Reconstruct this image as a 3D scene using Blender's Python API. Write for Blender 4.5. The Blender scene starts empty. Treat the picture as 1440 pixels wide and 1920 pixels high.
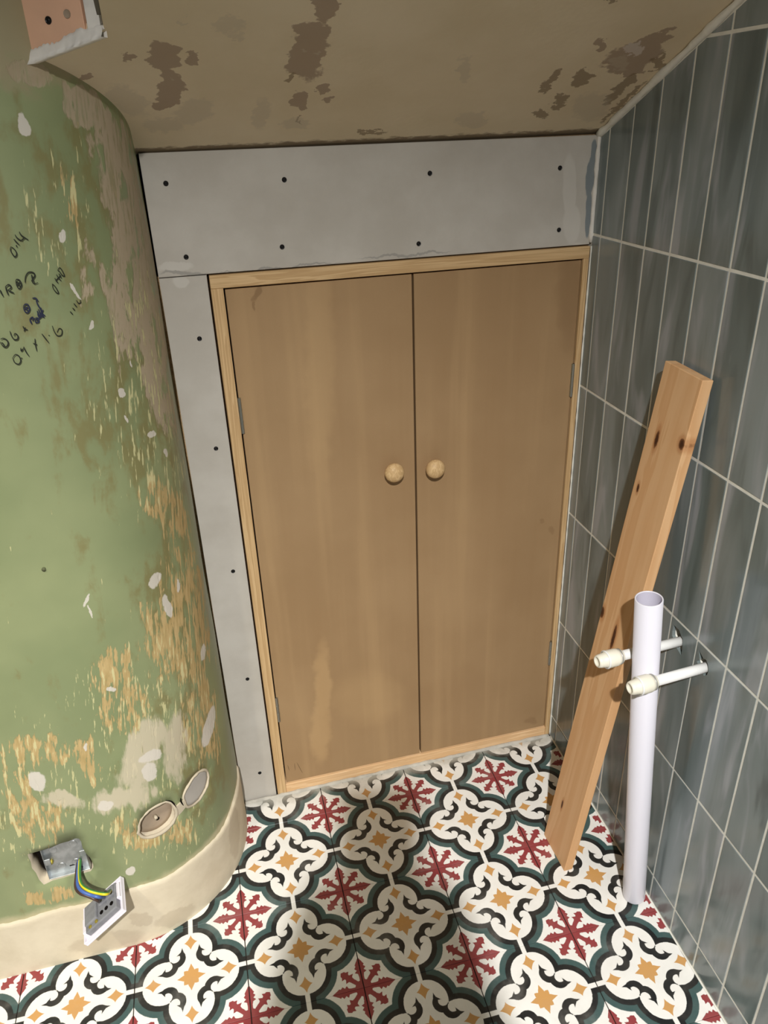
import bpy, bmesh, math, random
from mathutils import Vector, Matrix
from mathutils.geometry import delaunay_2d_cdt
random.seed(7)
SC = bpy.context.scene
COL = SC.collection

# ------------------------------------------------------------------ camera
CX, CY, CZ = 0.2375, -1.3112, 1.3771
YAW, PITCH, ROLL, FPX = 0.2401, 0.4736, 0.0376, 1440.5
_ca, _sa, _cb, _sb = math.cos(YAW), math.sin(YAW), math.cos(PITCH), math.sin(PITCH)
FWD = Vector((_sa*_cb, _ca*_cb, -_sb))
_r = Vector((_ca, -_sa, 0)); _d = FWD.cross(_r)
RIGHT = math.cos(ROLL)*_r + math.sin(ROLL)*_d
DOWN = -math.sin(ROLL)*_r + math.cos(ROLL)*_d
CAM = Vector((CX, CY, CZ))
cam = bpy.data.cameras.new('camera')
cam.sensor_fit = 'HORIZONTAL'; cam.sensor_width = 36.0; cam.lens = 36.0*FPX/1440
cam.clip_start = 0.02
cam_o = bpy.data.objects.new('camera', cam); COL.objects.link(cam_o)
M = Matrix((RIGHT, -DOWN, -FWD)).transposed().to_4x4(); M.translation = CAM
cam_o.matrix_world = M
SC.camera = cam_o

# ------------------------------------------------------------------ world, lamps, exposure
w = bpy.data.worlds.new('world'); SC.world = w; w.use_nodes = True
w.node_tree.nodes['Background'].inputs[0].default_value = (0.9, 0.93, 1.0, 1)
w.node_tree.nodes['Background'].inputs[1].default_value = 0.02
def lamp(name, kind, loc, aim, power, colour, **kw):
    l = bpy.data.lights.new(name, kind); l.energy = power; l.color = colour
    for k, v in kw.items(): setattr(l, k, v)
    o = bpy.data.objects.new(name, l); COL.objects.link(o); o.location = loc
    o.rotation_euler = (Vector(aim)-Vector(loc)).to_track_quat('-Z', 'Y').to_euler()
    return o
# recessed ceiling downlights of the room behind the photographer
lamp('downlight_lamp', 'SPOT', (0.10, -2.10, 2.27), (0.14, -1.80, 0), 318, (1.0, 0.985, 0.955),
     spot_size=math.radians(136), spot_blend=1.0, shadow_soft_size=0.025)
lamp('downlight_lamp', 'SPOT', (-0.62, -1.62, 2.36), (-0.34, -0.42, 0.25), 60, (1.0, 0.94, 0.78),
     spot_size=math.radians(46), spot_blend=1.0, shadow_soft_size=0.05)
SC.view_settings.view_transform = 'Standard'
SC.view_settings.look = 'None'
SC.view_settings.gamma = 1.0
SC.view_settings.use_curve_mapping = False
SC.view_settings.exposure = 0.40

# ------------------------------------------------------------------ helpers: measuring
XR, WR = 0.9605, 0.0214                 # right wall: x = XR + WR*y
CZ0, CSL = 1.346, 0.455                 # sloped ceiling: z = CZ0 - CSL*y
ACX, ACY, AR = -0.034, -0.05, 0.234     # rounded corner of the left wall
def ray(u, v): return (FWD + RIGHT*((u-720)/FPX) + DOWN*((v-960)/FPX))
def on_plane(u, v, n, d):
    r = ray(u, v); n = Vector(n); return CAM + r*((d - n.dot(CAM))/n.dot(r))
def on_back(u, v, y=0.0): return on_plane(u, v, (0, 1, 0), y)
def on_floor(u, v, z=0.0): return on_plane(u, v, (0, 0, 1), z)
def on_right(u, v): return on_plane(u, v, (1, -WR, 0), XR)
def on_ceil(u, v): return on_plane(u, v, (0, CSL, 1), CZ0)
SL0 = 0.07; SL1 = SL0 + AR*math.pi/2    # s: 0 at y=+0.02, straight to SL0, arc to SL1, then flat to the left
def wall_pt(s, z, off=0.0):
    r = AR + off
    if s < SL0: return Vector((ACX+r, ACY+(SL0-s), z))
    if s < SL1:
        a = (s-SL0)/AR; return Vector((ACX+r*math.cos(a), ACY-r*math.sin(a), z))
    return Vector((ACX-(s-SL1), ACY-r, z))
def on_wall(u, v, off=0.0):
    """(s, z) where the sight line meets the rounded left wall"""
    r = ray(u, v); R = AR+off
    t = (ACY-R-CAM.y)/r.y; P = CAM+r*t
    if P.x <= ACX: return (SL1+(ACX-P.x), P.z)
    a = r.x*r.x+r.y*r.y; dx, dy = CAM.x-ACX, CAM.y-ACY
    b = 2*(dx*r.x+dy*r.y); c = dx*dx+dy*dy-R*R; D = b*b-4*a*c
    if D > 0:
        P = CAM+r*((-b-math.sqrt(D))/(2*a))
        if P.y < ACY: return (SL0+AR*math.atan2(ACY-P.y, P.x-ACX), P.z)
    t = (ACX+R-CAM.x)/r.x if abs(r.x) > 1e-6 else -1; P = CAM+r*t
    if t > 0 and P.y <= .02: return (SL0-(P.y-ACY), P.z)
    P = CAM+r*((.02-CAM.y)/r.y)                      # past the end of the wall
    return (0.0, P.z)

# ------------------------------------------------------------------ helpers: objects
def tag(o, label=None, cat=None, group=None, kind=None):
    if label: o['label'] = label
    if cat: o['category'] = cat
    if group: o['group'] = group
    if kind: o['kind'] = kind
    return o
def empty(name, loc=(0, 0, 0), mat=None):
    o = bpy.data.objects.new(name, None); COL.objects.link(o); o.empty_display_size = .05
    if mat is not None: o.matrix_world = mat
    else: o.location = loc
    return o
def link(name, me, mat, parent=None, local=None, smooth=False):
    if mat is not None and not me.materials:
        for m in (mat if isinstance(mat, (list, tuple)) else [mat]): me.materials.append(m)
    if smooth:
        for p in me.polygons: p.use_smooth = True
    o = bpy.data.objects.new(name, me); COL.objects.link(o)
    if parent is not None: o.parent = parent
    if local is not None: o.matrix_local = local
    return o
def bm_mesh(bm, name='mesh'):
    bmesh.ops.recalc_face_normals(bm, faces=bm.faces[:])
    me = bpy.data.meshes.new(name); bm.to_mesh(me); bm.free(); return me
def frame(o, x, y, z=None):
    x = Vector(x).normalized(); y = Vector(y); y = (y - x*y.dot(x)).normalized(); z = x.cross(y)
    m = Matrix((x, y, z)).transposed().to_4x4(); m.translation = Vector(o); return m
def box_bm(bm, lo, hi, bev=0.0, seg=1, mat=None):
    n0 = set(bm.verts)
    r = bmesh.ops.create_cube(bm, size=1.0); vs = r['verts']
    for v in vs:
        v.co = Vector([(lo[i]+hi[i])/2 + v.co[i]*(hi[i]-lo[i]) for i in range(3)])
    if bev > 0:
        es = list({e for v in vs for e in v.link_edges})
        bmesh.ops.bevel(bm, geom=es, offset=bev, segments=seg, affect='EDGES', profile=0.5)
    if mat is not None:
        for v in bm.verts:
            if v not in n0: v.co = mat @ v.co
def box(name, lo, hi, mat, parent=None, bev=0.0, seg=1, local=None):
    bm = bmesh.new(); box_bm(bm, lo, hi, bev, seg)
    return link(name, bm_mesh(bm, name), mat, parent, local)
def plate(poly, t, holes=(), bev=0.0, front=0.0):
    """flat slab: outline in local xy, front face at z=front, back at front-t, edge of front chamfered, holes open"""
    loops = [list(poly)] + [list(h) for h in holes]
    def area(l): return sum(a[0]*b[1]-b[0]*a[1] for a, b in zip(l, l[1:]+l[:1]))/2
    if area(loops[0]) < 0: loops[0].reverse()
    for i in range(1, len(loops)):
        if area(loops[i]) > 0: loops[i].reverse()
    def inset(l, d):
        if d == 0: return l
        n = len(l); out = []
        for i in range(n):
            a, b, c = Vector(l[i-1]), Vector(l[i]), Vector(l[(i+1) % n])
            e1 = (b-a).normalized(); e2 = (c-b).normalized()
            n1 = Vector((-e1.y, e1.x)); n2 = Vector((-e2.y, e2.x))
            k = max(0.35, 1+n1.dot(n2)); out.append(tuple(b+(n1+n2)*(d/k)))
        return out
    ins = [inset(l, bev) if i == 0 else l for i, l in enumerate(loops)]
    bm = bmesh.new()
    def cap(ls, z, flip):
        pts = []; edges = []
        for l in ls:
            k = len(pts); pts += [Vector(p) for p in l]
            edges += [(k+i, k+(i+1) % len(l)) for i in range(len(l))]
        vs = [bm.verts.new((p[0], p[1], z)) for p in pts]
        if len(ls) == 1 and len(pts) <= 4:
            bm.faces.new(vs if not flip else vs[::-1]); return vs
        r = delaunay_2d_cdt(pts, edges, [], 2 if len(ls) > 1 else 1, 1e-7)
        mp = [o[0] if o else None for o in r[3]]
        for f in r[2]:
            idx = [mp[i] for i in f]
            if None in idx or len(set(idx)) < 3: continue
            if len(ls) > 1:
                c = sum((pts[i] for i in idx), Vector((0, 0)))/len(idx)
                if any(inside(c, h) for h in ls[1:]): continue
            try: bm.faces.new([vs[i] for i in (idx if not flip else idx[::-1])])
            except ValueError: pass
        return vs
    fv = cap(ins, front, False); bv = cap(loops, front-t, True)
    sv = fv
    k = 0
    if bev > 0:
        n = len(loops[0])
        mid = [bm.verts.new((p[0], p[1], front-bev)) for p in loops[0]]
        for i in range(n): bm.faces.new((fv[i], mid[i], mid[(i+1) % n], fv[(i+1) % n]))
        for i in range(n): bm.faces.new((mid[i], bv[i], bv[(i+1) % n], mid[(i+1) % n]))
        k = n
    for l in (loops[1:] if bev > 0 else loops):
        n = len(l)
        for i in range(n): bm.faces.new((sv[k+i], bv[k+i], bv[k+(i+1) % n], sv[k+(i+1) % n]))
        k += n
    return bm_mesh(bm, 'plate')
def inside(p, poly):
    c = False; n = len(poly)
    for i in range(n):
        a, b = poly[i], poly[i-1]
        if (a[1] > p[1]) != (b[1] > p[1]) and p[0] < (b[0]-a[0])*(p[1]-a[1])/(b[1]-a[1])+a[0]: c = not c
    return c
def clip(poly, n, d):
    """keep the part of a 2d polygon where n.p <= d"""
    out = []
    for i in range(len(poly)):
        a, b = poly[i-1], poly[i]
        fa, fb = n[0]*a[0]+n[1]*a[1]-d, n[0]*b[0]+n[1]*b[1]-d
        if (fa <= 0) != (fb <= 0):
            t = fa/(fa-fb); out.append((a[0]+(b[0]-a[0])*t, a[1]+(b[1]-a[1])*t))
        if fb <= 0: out.append(b)
    return out
def tube_bm(bm, pts, rad, seg=10, cap=True):
    rings = []
    pts = [Vector(p) for p in pts]; n = len(pts)
    up = None
    for i, p in enumerate(pts):
        t = (pts[min(i+1, n-1)]-pts[max(i-1, 0)]).normalized()
        if up is None:
            up = Vector((0, 0, 1)) if abs(t.z) < .9 else Vector((1, 0, 0))
        a = (up - t*up.dot(t)).normalized(); up = a; b = t.cross(a)
        r = rad[i] if isinstance(rad, (list, tuple)) else rad
        rings.append([bm.verts.new(p+(a*math.cos(k*2*math.pi/seg)+b*math.sin(k*2*math.pi/seg))*r) for k in range(seg)])
    for A, B in zip(rings, rings[1:]):
        for k in range(seg): bm.faces.new((A[k], A[(k+1) % seg], B[(k+1) % seg], B[k]))
    if cap:
        bm.faces.new(rings[0][::-1]); bm.faces.new(rings[-1])
def tube(name, pts, rad, mat, parent=None, seg=10, smooth=True):
    bm = bmesh.new(); tube_bm(bm, pts, rad, seg); me = bm_mesh(bm, name)
    return link(name, me, mat, parent, smooth=smooth)
def lathe(prof, seg=24):
    """profile (r, z) turned about z; r=0 closes"""
    bm = bmesh.new(); rings = []
    for r, z in prof:
        rings.append([bm.verts.new((0, 0, z))] if r < 1e-7 else
                     [bm.verts.new((r*math.cos(k*2*math.pi/seg), r*math.sin(k*2*math.pi/seg), z)) for k in range(seg)])
    for A, B in zip(rings, rings[1:]):
        for k in range(seg):
            k2 = (k+1) % seg
            if len(A) == 1 and len(B) == 1: continue
            if len(A) == 1: bm.faces.new((A[0], B[k], B[k2]))
            elif len(B) == 1: bm.faces.new((A[k], A[k2], B[0]))
            else: bm.faces.new((A[k], A[k2], B[k2], B[k]))
    return bm_mesh(bm, 'turned')
def spline(pts, n=8):
    pts = [Vector(p) for p in pts]; out = []
    P = [pts[0]*2-pts[1]]+pts+[pts[-1]*2-pts[-2]]
    for i in range(1, len(P)-2):
        for k in range(n):
            t = k/n; a, b, c, d = P[i-1:i+3]
            out.append(.5*((2*b)+(c-a)*t+(2*a-5*b+4*c-d)*t*t+(3*b-a-3*c+d)*t**3))
    out.append(pts[-1]); return out

# ------------------------------------------------------------------ helpers: node expressions
def lin(c):
    return tuple(((x/255)/12.92 if x/255 <= .04045 else ((x/255+.055)/1.055)**2.4) for x in c)
class G:
    def __init__(self, name):
        self.m = bpy.data.materials.new(name); self.m.use_nodes = True
        self.nt = self.m.node_tree; self.b = self.nt.nodes['Principled BSDF']
    def node(self, t, **kw):
        n = self.nt.nodes.new(t)
        for k, v in kw.items(): setattr(n, k, v)
        return n
    def put(self, sock, v):
        if isinstance(v, X): self.nt.links.new(v.s, sock)
        elif isinstance(v, (tuple, list)):
            sock.default_value = tuple(v)+((1,) if len(v) == 3 and len(sock.default_value) == 4 else ())
        else: sock.default_value = v
    def math(self, op, *a):
        n = self.node('ShaderNodeMath', operation=op)
        for i, v in enumerate(a): self.put(n.inputs[i], v)
        return X(self, n.outputs[0])
    def vmath(self, op, *a, scale=None):
        n = self.node('ShaderNodeVectorMath', operation=op)
        for i, v in enumerate(a): self.put(n.inputs[i], v)
        if scale is not None: self.put(n.inputs['Scale'], scale)
        return X(self, n.outputs['Value' if op in ('DOT_PRODUCT', 'LENGTH') else 'Vector'])
    def coord(self, which='Object'):
        return X(self, self.node('ShaderNodeTexCoord').outputs[which])
    def uv(self):
        return X(self, self.node('ShaderNodeUVMap').outputs[0])
    def sep(self, v):
        n = self.node('ShaderNodeSeparateXYZ'); self.put(n.inputs[0], v)
        return [X(self, o) for o in n.outputs]
    def comb(self, x=0.0, y=0.0, z=0.0):
        n = self.node('ShaderNodeCombineXYZ')
        for i, v in enumerate((x, y, z)): self.put(n.inputs[i], v)
        return X(self, n.outputs[0])
    def scale(self, v, s): return self.vmath('MULTIPLY', v, tuple(s))
    def noise(self, v, scale=5.0, detail=3.0, rough=.5, dist=0.0, col=False, dims='3D'):
        n = self.node('ShaderNodeTexNoise'); n.noise_dimensions = dims
        self.put(n.inputs['Vector'], v); n.inputs['Scale'].default_value = scale
        n.inputs['Detail'].default_value = detail; n.inputs['Roughness'].default_value = rough
        n.inputs['Distortion'].default_value = dist
        return X(self, n.outputs['Color' if col else 'Fac'])
    def ss(self, x, a, b, lo=0.0, hi=1.0, kind='SMOOTHSTEP'):
        n = self.node('ShaderNodeMapRange', interpolation_type=kind)
        for i, v in enumerate((x, a, b, lo, hi)): self.put(n.inputs[i], v)
        return X(self, n.outputs[0])
    def mix(self, f, a, b):
        n = self.node('ShaderNodeMix', data_type='RGBA')
        self.put(n.inputs['Factor'], f)
        ins = [i for i in n.inputs if i.type == 'RGBA']
        self.put(ins[0], a); self.put(ins[1], b)
        return X(self, [o for o in n.outputs if o.type == 'RGBA'][0])
    def curve(self, x, stops):
        n = self.node('ShaderNodeValToRGB'); self.put(n.inputs[0], x)
        el = n.color_ramp.elements
        while len(el) > 1: el.remove(el[-1])
        el[0].position = stops[0][0]; el[0].color = (stops[0][1],)*3+(1,)
        for p, v in stops[1:]:
            e = el.new(p); e.color = (v, v, v, 1)
        r = self.node('ShaderNodeRGBToBW'); self.nt.links.new(n.outputs[0], r.inputs[0])
        return X(self, r.outputs[0])
    def rnd(self): return X(self, self.node('ShaderNodeObjectInfo').outputs['Random'])
    def bump(self, h, strength=.2, dist=.002):
        n = self.node('ShaderNodeBump'); n.inputs['Strength'].default_value = strength
        n.inputs['Distance'].default_value = dist; self.put(n.inputs['Height'], h)
        self.nt.links.new(n.outputs[0], self.b.inputs['Normal'])
    def out(self, col=None, rough=None, spec=None, metal=None, coat=None, coat_rough=None):
        for k, v in (('Base Color', col), ('Roughness', rough), ('Specular IOR Level', spec), ('Metallic', metal),
                     ('Coat Weight', coat), ('Coat Roughness', coat_rough)):
            if v is not None: self.put(self.b.inputs[k], v)
        return self.m
class X:
    def __init__(self, g, s): self.g, self.s = g, s
    def __add__(a, b): return a.g.math('ADD', a, b)
    __radd__ = __add__
    def __sub__(a, b): return a.g.math('SUBTRACT', a, b)
    def __rsub__(a, b): return a.g.math('SUBTRACT', b, a)
    def __mul__(a, b): return a.g.math('MULTIPLY', a, b)
    __rmul__ = __mul__
    def __truediv__(a, b): return a.g.math('DIVIDE', a, b)
    def __neg__(a): return a.g.math('MULTIPLY', a, -1.0)
    def min(a, b): return a.g.math('MINIMUM', a, b)
    def max(a, b): return a.g.math('MAXIMUM', a, b)
    def abs(a): return a.g.math('ABSOLUTE', a)
    def sqrt(a): return a.g.math('SQRT', a)
    def pow(a, k): return a.g.math('POWER', a, k)
    def lt(a, b): return a.g.math('LESS_THAN', a, b)
    def gt(a, b): return a.g.math('GREATER_THAN', a, b)
def plain(name, col, rough=.5, metal=0.0, spec=.5, nscale=0, namt=.1):
    g = G(name); c = lin(col)
    if nscale:
        n = g.noise(g.coord(), nscale, 4)
        c = g.mix(g.ss(n, .3, .7), tuple(x*(1-namt) for x in c), tuple(min(1, x*(1+namt)) for x in c))
    return g.out(c, rough, spec, metal)
def blob_rows(surf, u, v, ru, rv, rot=0.0):
    """an ellipse seen at (u, v) carried onto a surface: rows of the matrix that maps surface coordinates to unit-circle coordinates"""
    c, s = math.cos(rot), math.sin(rot); h = .5
    p0 = Vector(surf(u, v))
    e1 = (Vector(surf(u+ru*c*h, v+ru*s*h))-Vector(surf(u-ru*c*h, v-ru*s*h)))
    e2 = (Vector(surf(u-rv*s*h, v+rv*c*h))-Vector(surf(u+rv*s*h, v-rv*c*h)))
    A = Matrix(((e1[0], e2[0]), (e1[1], e2[1]))).inverted()
    k = A @ p0
    return (A[0][0], A[0][1], 0.0), k[0], (A[1][0], A[1][1], 0.0), k[1]
def blobs(g, p, surf, items):
    """smallest squared radius over all the ellipses (below 1 = inside one)"""
    m = None
    for it in items:
        r1, k1, r2, k2 = blob_rows(surf, *it)
        a = g.vmath('DOT_PRODUCT', p, r1)-k1; b = g.vmath('DOT_PRODUCT', p, r2)-k2
        d = g.math('MULTIPLY_ADD', a, a, b*b)
        m = d if m is None else m.min(d)
    return m

# the leaning board, placed first because its knots are marked on it
b0 = Vector((.826, -.3225, .0)); t0 = Vector((.9365, -.363, 1.034))
yl = (t0-b0).normalized(); wdir = Vector((0, -1, 0)); xl = (wdir - yl*wdir.dot(yl)).normalized()   # width towards the camera
zl = xl.cross(yl)                                          # face normal
if zl.x > 0: xl = -xl; zl = xl.cross(yl)
L = (t0-b0).length
PW, PT = .047, .0092
PLANK_M = Matrix((xl, yl, zl)).transposed().to_4x4(); PLANK_M.translation = b0
PLANK_INV = PLANK_M.inverted(); PLANK_N = zl.copy(); PLANK_D = zl.dot(b0+zl*PT); PL = L
# ------------------------------------------------------------------ materials
def m_floor_tile():
    g = G('encaustic_tile'); x, y, _ = g.sep(g.coord())
    wob = g.noise(g.coord(), 90, 2); wob2 = g.noise(g.scale(g.coord(), (1, 1, 1)), 260, 2)
    j = (wob-.5)*.012+(wob2-.5)*.012
    a, b = (x*10.0).abs(), (y*10.0).abs()
    U = a.max(b); V = a.min(b)
    # quatrefoil of four round lobes joined by narrow bars
    dq = ((U-.49)*(U-.49)+(V-.03)*(V-.03)).sqrt()-.365
    dc = (U*U+V*V).sqrt()-.26
    Q = dq.min(dc)+j
    bar = V-.042
    B = Q.min(bar+j)
    white = lin((238, 236, 230)); black = lin((30, 32, 33)); green = lin((62, 88, 87)); red = lin((146, 60, 63)); gold = lin((204, 154, 92))
    # the red snowflake in the tile corners
    s, t = 1.0-U, 1.0-V
    P = s.max(t); S = s.min(t)
    K = .03
    def prof(x, st): return g.curve(x, [(a_, b_+K) for a_, b_ in st[:-1]]+[(st[-1][0], 0.0), (1, 0.0)])-K
    wa = prof(P, [(0, .12), (.10, .12), (.14, .046), (.22, .046), (.27, .056), (.295, .108), (.335, .068), (.375, .105), (.41, .070), (.435, .085), (.50, .045), (.575, .002), (.60, 0)])
    dg = (P+S)*.7071; eg = (P-S)*.7071
    wd = prof(dg, [(0, .12), (.11, .12), (.15, .042), (.25, .042), (.29, .052), (.312, .108), (.355, .05), (.385, .055), (.405, .102), (.44, .058), (.47, .055), (.505, .002), (.53, 0)])
    fl = (S-wa).min(eg-wd).min((P*P+S*S).sqrt()-.12)
    # gold stars
    ga = prof(U, [(0, .11), (.06, .11), (.085, .075), (.15, .048), (.22, .014), (.25, .002), (.28, 0)])
    d0 = (U+V)*.7071; e0 = (U-V)*.7071
    gd = prof(d0, [(0, .1), (.11, .06), (.15, .036), (.18, .004), (.20, 0)])
    g1 = (V-ga).min(e0-gd)
    l = ((U-.675).abs()/.155).pow(.72)+(V/.125).pow(.72)-1.0
    star = g1.min(l*.1)
    # black scrolls curling round the white heads of the lobes
    c1 = ((U-.402)*(U-.402)+(V-.268)*(V-.268)).sqrt()-.174
    h1 = ((U-.424)*(U-.424)+(V-.288)*(V-.288)).sqrt()-.088
    cres = c1.max(-h1).max((U-.40)*.85+(V-.268)*.53-.030)    # open towards the lobe's outer side
    def tri(p, q, r):
        d = None
        for (ax, ay), (bx, by) in ((p, q), (q, r), (r, p)):
            nx, ny = by-ay, -(bx-ax); L = math.hypot(nx, ny); nx /= L; ny /= L
            e = U*nx+V*ny-(nx*ax+ny*ay); d = e if d is None else d.max(e)
        return d
    hook = tri((.42, .102), (.60, .158), (.455, .205)).min(tri((.465, .12), (.545, .155), (.458, .262)))
    scr = cres.min(hook)+j*.7
    F = g.ss(B, .198, .212)                                  # the field
    col = g.mix(F, green, white)
    col = g.mix(g.ss(B, .092, .106), black, col)
    col = g.mix(g.ss(fl+j*1.2, -.006, .006)*1.0, red, col)
    inq = g.ss(Q, -.008, .006)
    isbar = g.ss(bar, -.006, .006).max(g.ss(U, .80, .801, 1.0, 0.0))
    col = g.mix(inq.min(isbar), white, col)
    iq = g.mix(g.ss(star+j*.7, -.004, .006), gold, g.mix(g.ss(scr, -.005, .006), black, white))
    col = g.mix(inq, iq, col)
    # wear: pale dust and mottling
    n = g.noise(g.coord('Object'), 26, 4, .6)
    geo = X(g, g.node('ShaderNodeNewGeometry').outputs['Position'])
    dust = g.ss(g.noise(geo, 9, 5, .65), .50, .78)*.20
    col = g.mix(dust, col, lin((200, 196, 188)))
    col = g.mix(g.ss(n, .35, .75)*.10, col, lin((150, 140, 125)))
    _, wy, _ = g.sep(geo)
    grime = g.ss(wy+(g.noise(geo, 22, 4, .6)-.5)*.07, -.040, -.006)
    col = g.mix(grime*.75, col, lin((178, 176, 166)))
    g.bump(g.noise(g.coord(), 160, 3), .06, .001)
    return g.out(col, g.ss(n, .2, .8, .34, .50), .45)
def m_wall_tile():
    g = G('glazed_grey_green_tile'); c = g.coord(); r = g.rnd()
    off = g.comb(r*37.0, r*11.0, r*5.0)
    p = g.vmath('ADD', c, off)
    ps = g.scale(p, (1.0, .16, 1.0))
    n1 = g.noise(ps, 22, 3, .5, .6); n2 = g.noise(g.scale(p, (1, .3, 1)), 9, 2, .5, .4); n3 = g.noise(ps, 120, 2)
    base = g.mix(g.ss(n2, .35, .68), lin((108, 119, 118)), lin((140, 149, 149)))
    base = g.mix(g.ss(n1, .50, .70)*.75, base, lin((168, 171, 176)))  # pale glaze streaks, with lavender reflections put into the colour
    base = g.mix(g.ss(n1, .47, .28)*.7, base, lin((84, 94, 91)))
    base = g.mix(r*.22, base, lin((92, 100, 98)))
    g.bump(g.noise(g.scale(p, (1, .22, 1)), 13, 2)*1.0+n3*.04, .22, .012)
    return g.out(base, g.ss(n1, .3, .7, .16, .26), .6)
def m_plasterboard():
    g = G('grey_plasterboard'); c = g.coord()
    n = g.noise(c, 7, 4, .6); f = g.noise(c, 300, 2)
    col = g.mix(g.ss(n, .3, .7), lin((184, 178, 168)), lin((197, 192, 183)))
    col = g.mix(f*.10, col, lin((150, 146, 138)))
    x, y, _ = g.sep(c)
    S = lambda u, v: (on_back(u, v).x, on_back(u, v).z)
    d = g.vmath('ADD', c, g.scale(g.vmath('SUBTRACT', g.noise(g.scale(c, (1, .45, 1)), 38, 3, .6, col=True), (.5, .5, .5)), (.012, .02, 0)))
    pale = blobs(g, d, S, [(1068, 350, 14, 70), (1072, 420, 18, 42), (1085, 470, 16, 16), (330, 500, 34, 10, -.1), (340, 530, 18, 12)])
    col = g.mix(g.ss(pale, 1.1, .6)*.55, col, lin((208, 204, 196)))
    blue = blobs(g, d, S, [(1108, 330, 9, 42, .10), (1104, 400, 6, 50, .07), (1112, 290, 6, 30, .1)])
    col = g.mix(g.ss(blue, 1.15, .75)*.85, col, lin((112, 124, 130)))
    smear = blobs(g, d, S, [(345, 512, 46, 3.5, -.02), (520, 503, 130, 2.2, -.075), (760, 478, 90, 2.5, -.075)])
    col = g.mix(g.ss(smear, 1.2, .5)*.6, col, lin((140, 138, 134)))
    g.bump(f, .05, .0005)
    return g.out(col, .85, .25)
def m_mdf(shift):
    g = G('bare_mdf'); c = g.coord(); x, y, z = g.sep(c)
    n = g.noise(c, 3.2, 4, .55); f = g.noise(c, 420, 2); st = g.noise(g.scale(c, (1, .05, 1)), 16+shift, 3, .6)
    col = g.mix(g.ss(n, .3, .72), lin((160, 130, 94)), lin((171, 141, 104)))
    col = g.mix(g.ss(st, .48, .7)*.38, col, lin((190, 158, 116)))
    col = g.mix(g.ss(st, .48, .25)*.25, col, lin((150, 117, 80)))
    col = g.mix(f*.12, col, lin((130, 96, 58)))
    S = lambda u, v: (on_back(u, v).x, on_back(u, v).z)
    d = g.vmath('ADD', c, g.scale(g.vmath('SUBTRACT', g.noise(c, 30, 3, col=True), (.5, .5, .5)), (.03, .03, 0)))
    if shift == 0:
        pale = blobs(g, d, S, [(605, 1290, 17, 90, 0), (600, 1380, 20, 55)])
        col = g.mix(g.ss(pale, 1.3, .2)*.32, col, lin((214, 178, 128)))
        wide = blobs(g, d, S, [(690, 1310, 75, 55), (600, 700, 30, 260)])
        col = g.mix(g.ss(wide, 1.3, .1)*.20, col, lin((210, 176, 128)))
        mk = blobs(g, d, S, [(482, 552, 8, 16, .3), (535, 1452, 1, 9, -.6), (478, 575, 3, 12, .1)])
        lines = blobs(g, c, S, [(541, 1440, .8, 6, -.3), (553, 1438, .7, 7, -.1), (562, 1440, .8, 12, -.5)])
        col = g.mix(g.ss(lines, 1.2, .6)*.6, col, lin((96, 74, 52)))
        col = g.mix(g.ss(mk, 1.2, .4)*.45, col, lin((112, 84, 54)))
    else:
        mk = blobs(g, d, S, [(1033, 994, 8, 9), (995, 1352, 14, 8), (1015, 980, 4, 5), (1070, 560, 30, 120)])  # small marks, plus upper-right shading put into the colour
        col = g.mix(g.ss(mk, 1.2, .2)*.28, col, lin((118, 88, 58)))
    g.bump(f, .05, .0004)
    return g.out(col, .72, .3)
def wood_grain(g, p, scale, light, dark, stretch):
    """long grain along local y"""
    n = g.noise(g.scale(p, (1, stretch, 1)), scale, 4, .55, .35)
    rings = g.math('FRACT', n*7.0)
    k = g.ss(rings, .0, .75)*g.ss(rings, 1.0, .9)
    f = g.noise(g.scale(p, (1, .02, 1)), 600, 2)
    c = g.mix(k*.75, light, dark)
    return g.mix(f*.18, c, dark), n
def m_pine(name, light, dark, scale=26, stretch=.045, rough=.6):
    g = G(name); p = g.vmath('ADD', g.coord(), g.comb(g.rnd()*9.0, g.rnd()*4.0, g.rnd()*7.0))
    c, n = wood_grain(g, p, scale, lin(light), lin(dark), stretch)
    g.bump(n, .06, .001)
    return g.out(c, rough, .3)
def m_plank():
    g = G('pine_board'); c = g.coord(); x, y, z = g.sep(c)
    knots = []
    for u, v, rx, ry in ((1231, 824, .0045, .015), (1278, 833, .0065, .009), (1129, 1148, .006, .012), (1150, 1196, .0045, .028), (1054, 1508, .0028, .012), (1088, 1542, .0024, .014), (1196, 915, .003, .008), (1165, 1300, .006, .008)):
        P = PLANK_INV @ on_plane(u, v, PLANK_N, PLANK_D); knots.append((P.x, P.y, rx, ry))
    kd = None
    warp = None
    for kx, ky, rx, ry in knots:
        d = ((x-kx)/rx)*((x-kx)/rx)+((y-ky)/ry)*((y-ky)/ry)
        kd = d if kd is None else kd.min(d)
    bend = g.ss(kd.sqrt(), 5.0, .6)*.5
    n = g.noise(g.scale(c, (1, .05, .6)), 20, 4, .5, .4)+bend*.10
    rings = g.math('FRACT', n*6.0)
    k = g.ss(rings, .0, .8)*g.ss(rings, 1.0, .9)
    f = g.noise(g.scale(c, (1, .03, 1)), 500, 2)
    col = g.mix(k*.55, lin((224, 182, 136)), lin((206, 154, 104)))
    col = g.mix(f*.12, col, lin((190, 138, 92)))
    kn = g.noise(c, 200, 3)
    kk = kd+(kn-.5)*.9
    col = g.mix(g.ss(kk, 4.5, 1.0)*.5, col, lin((176, 112, 62)))
    col = g.mix(g.ss(kk, 1.3, .6)*.92, col, lin((92, 50, 26)))
    col = g.mix(g.ss(kk, .45, .15)*.7, col, lin((48, 26, 16)))
    g.bump(n, .06, .001)
    return g.out(col, .58, .3)
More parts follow.
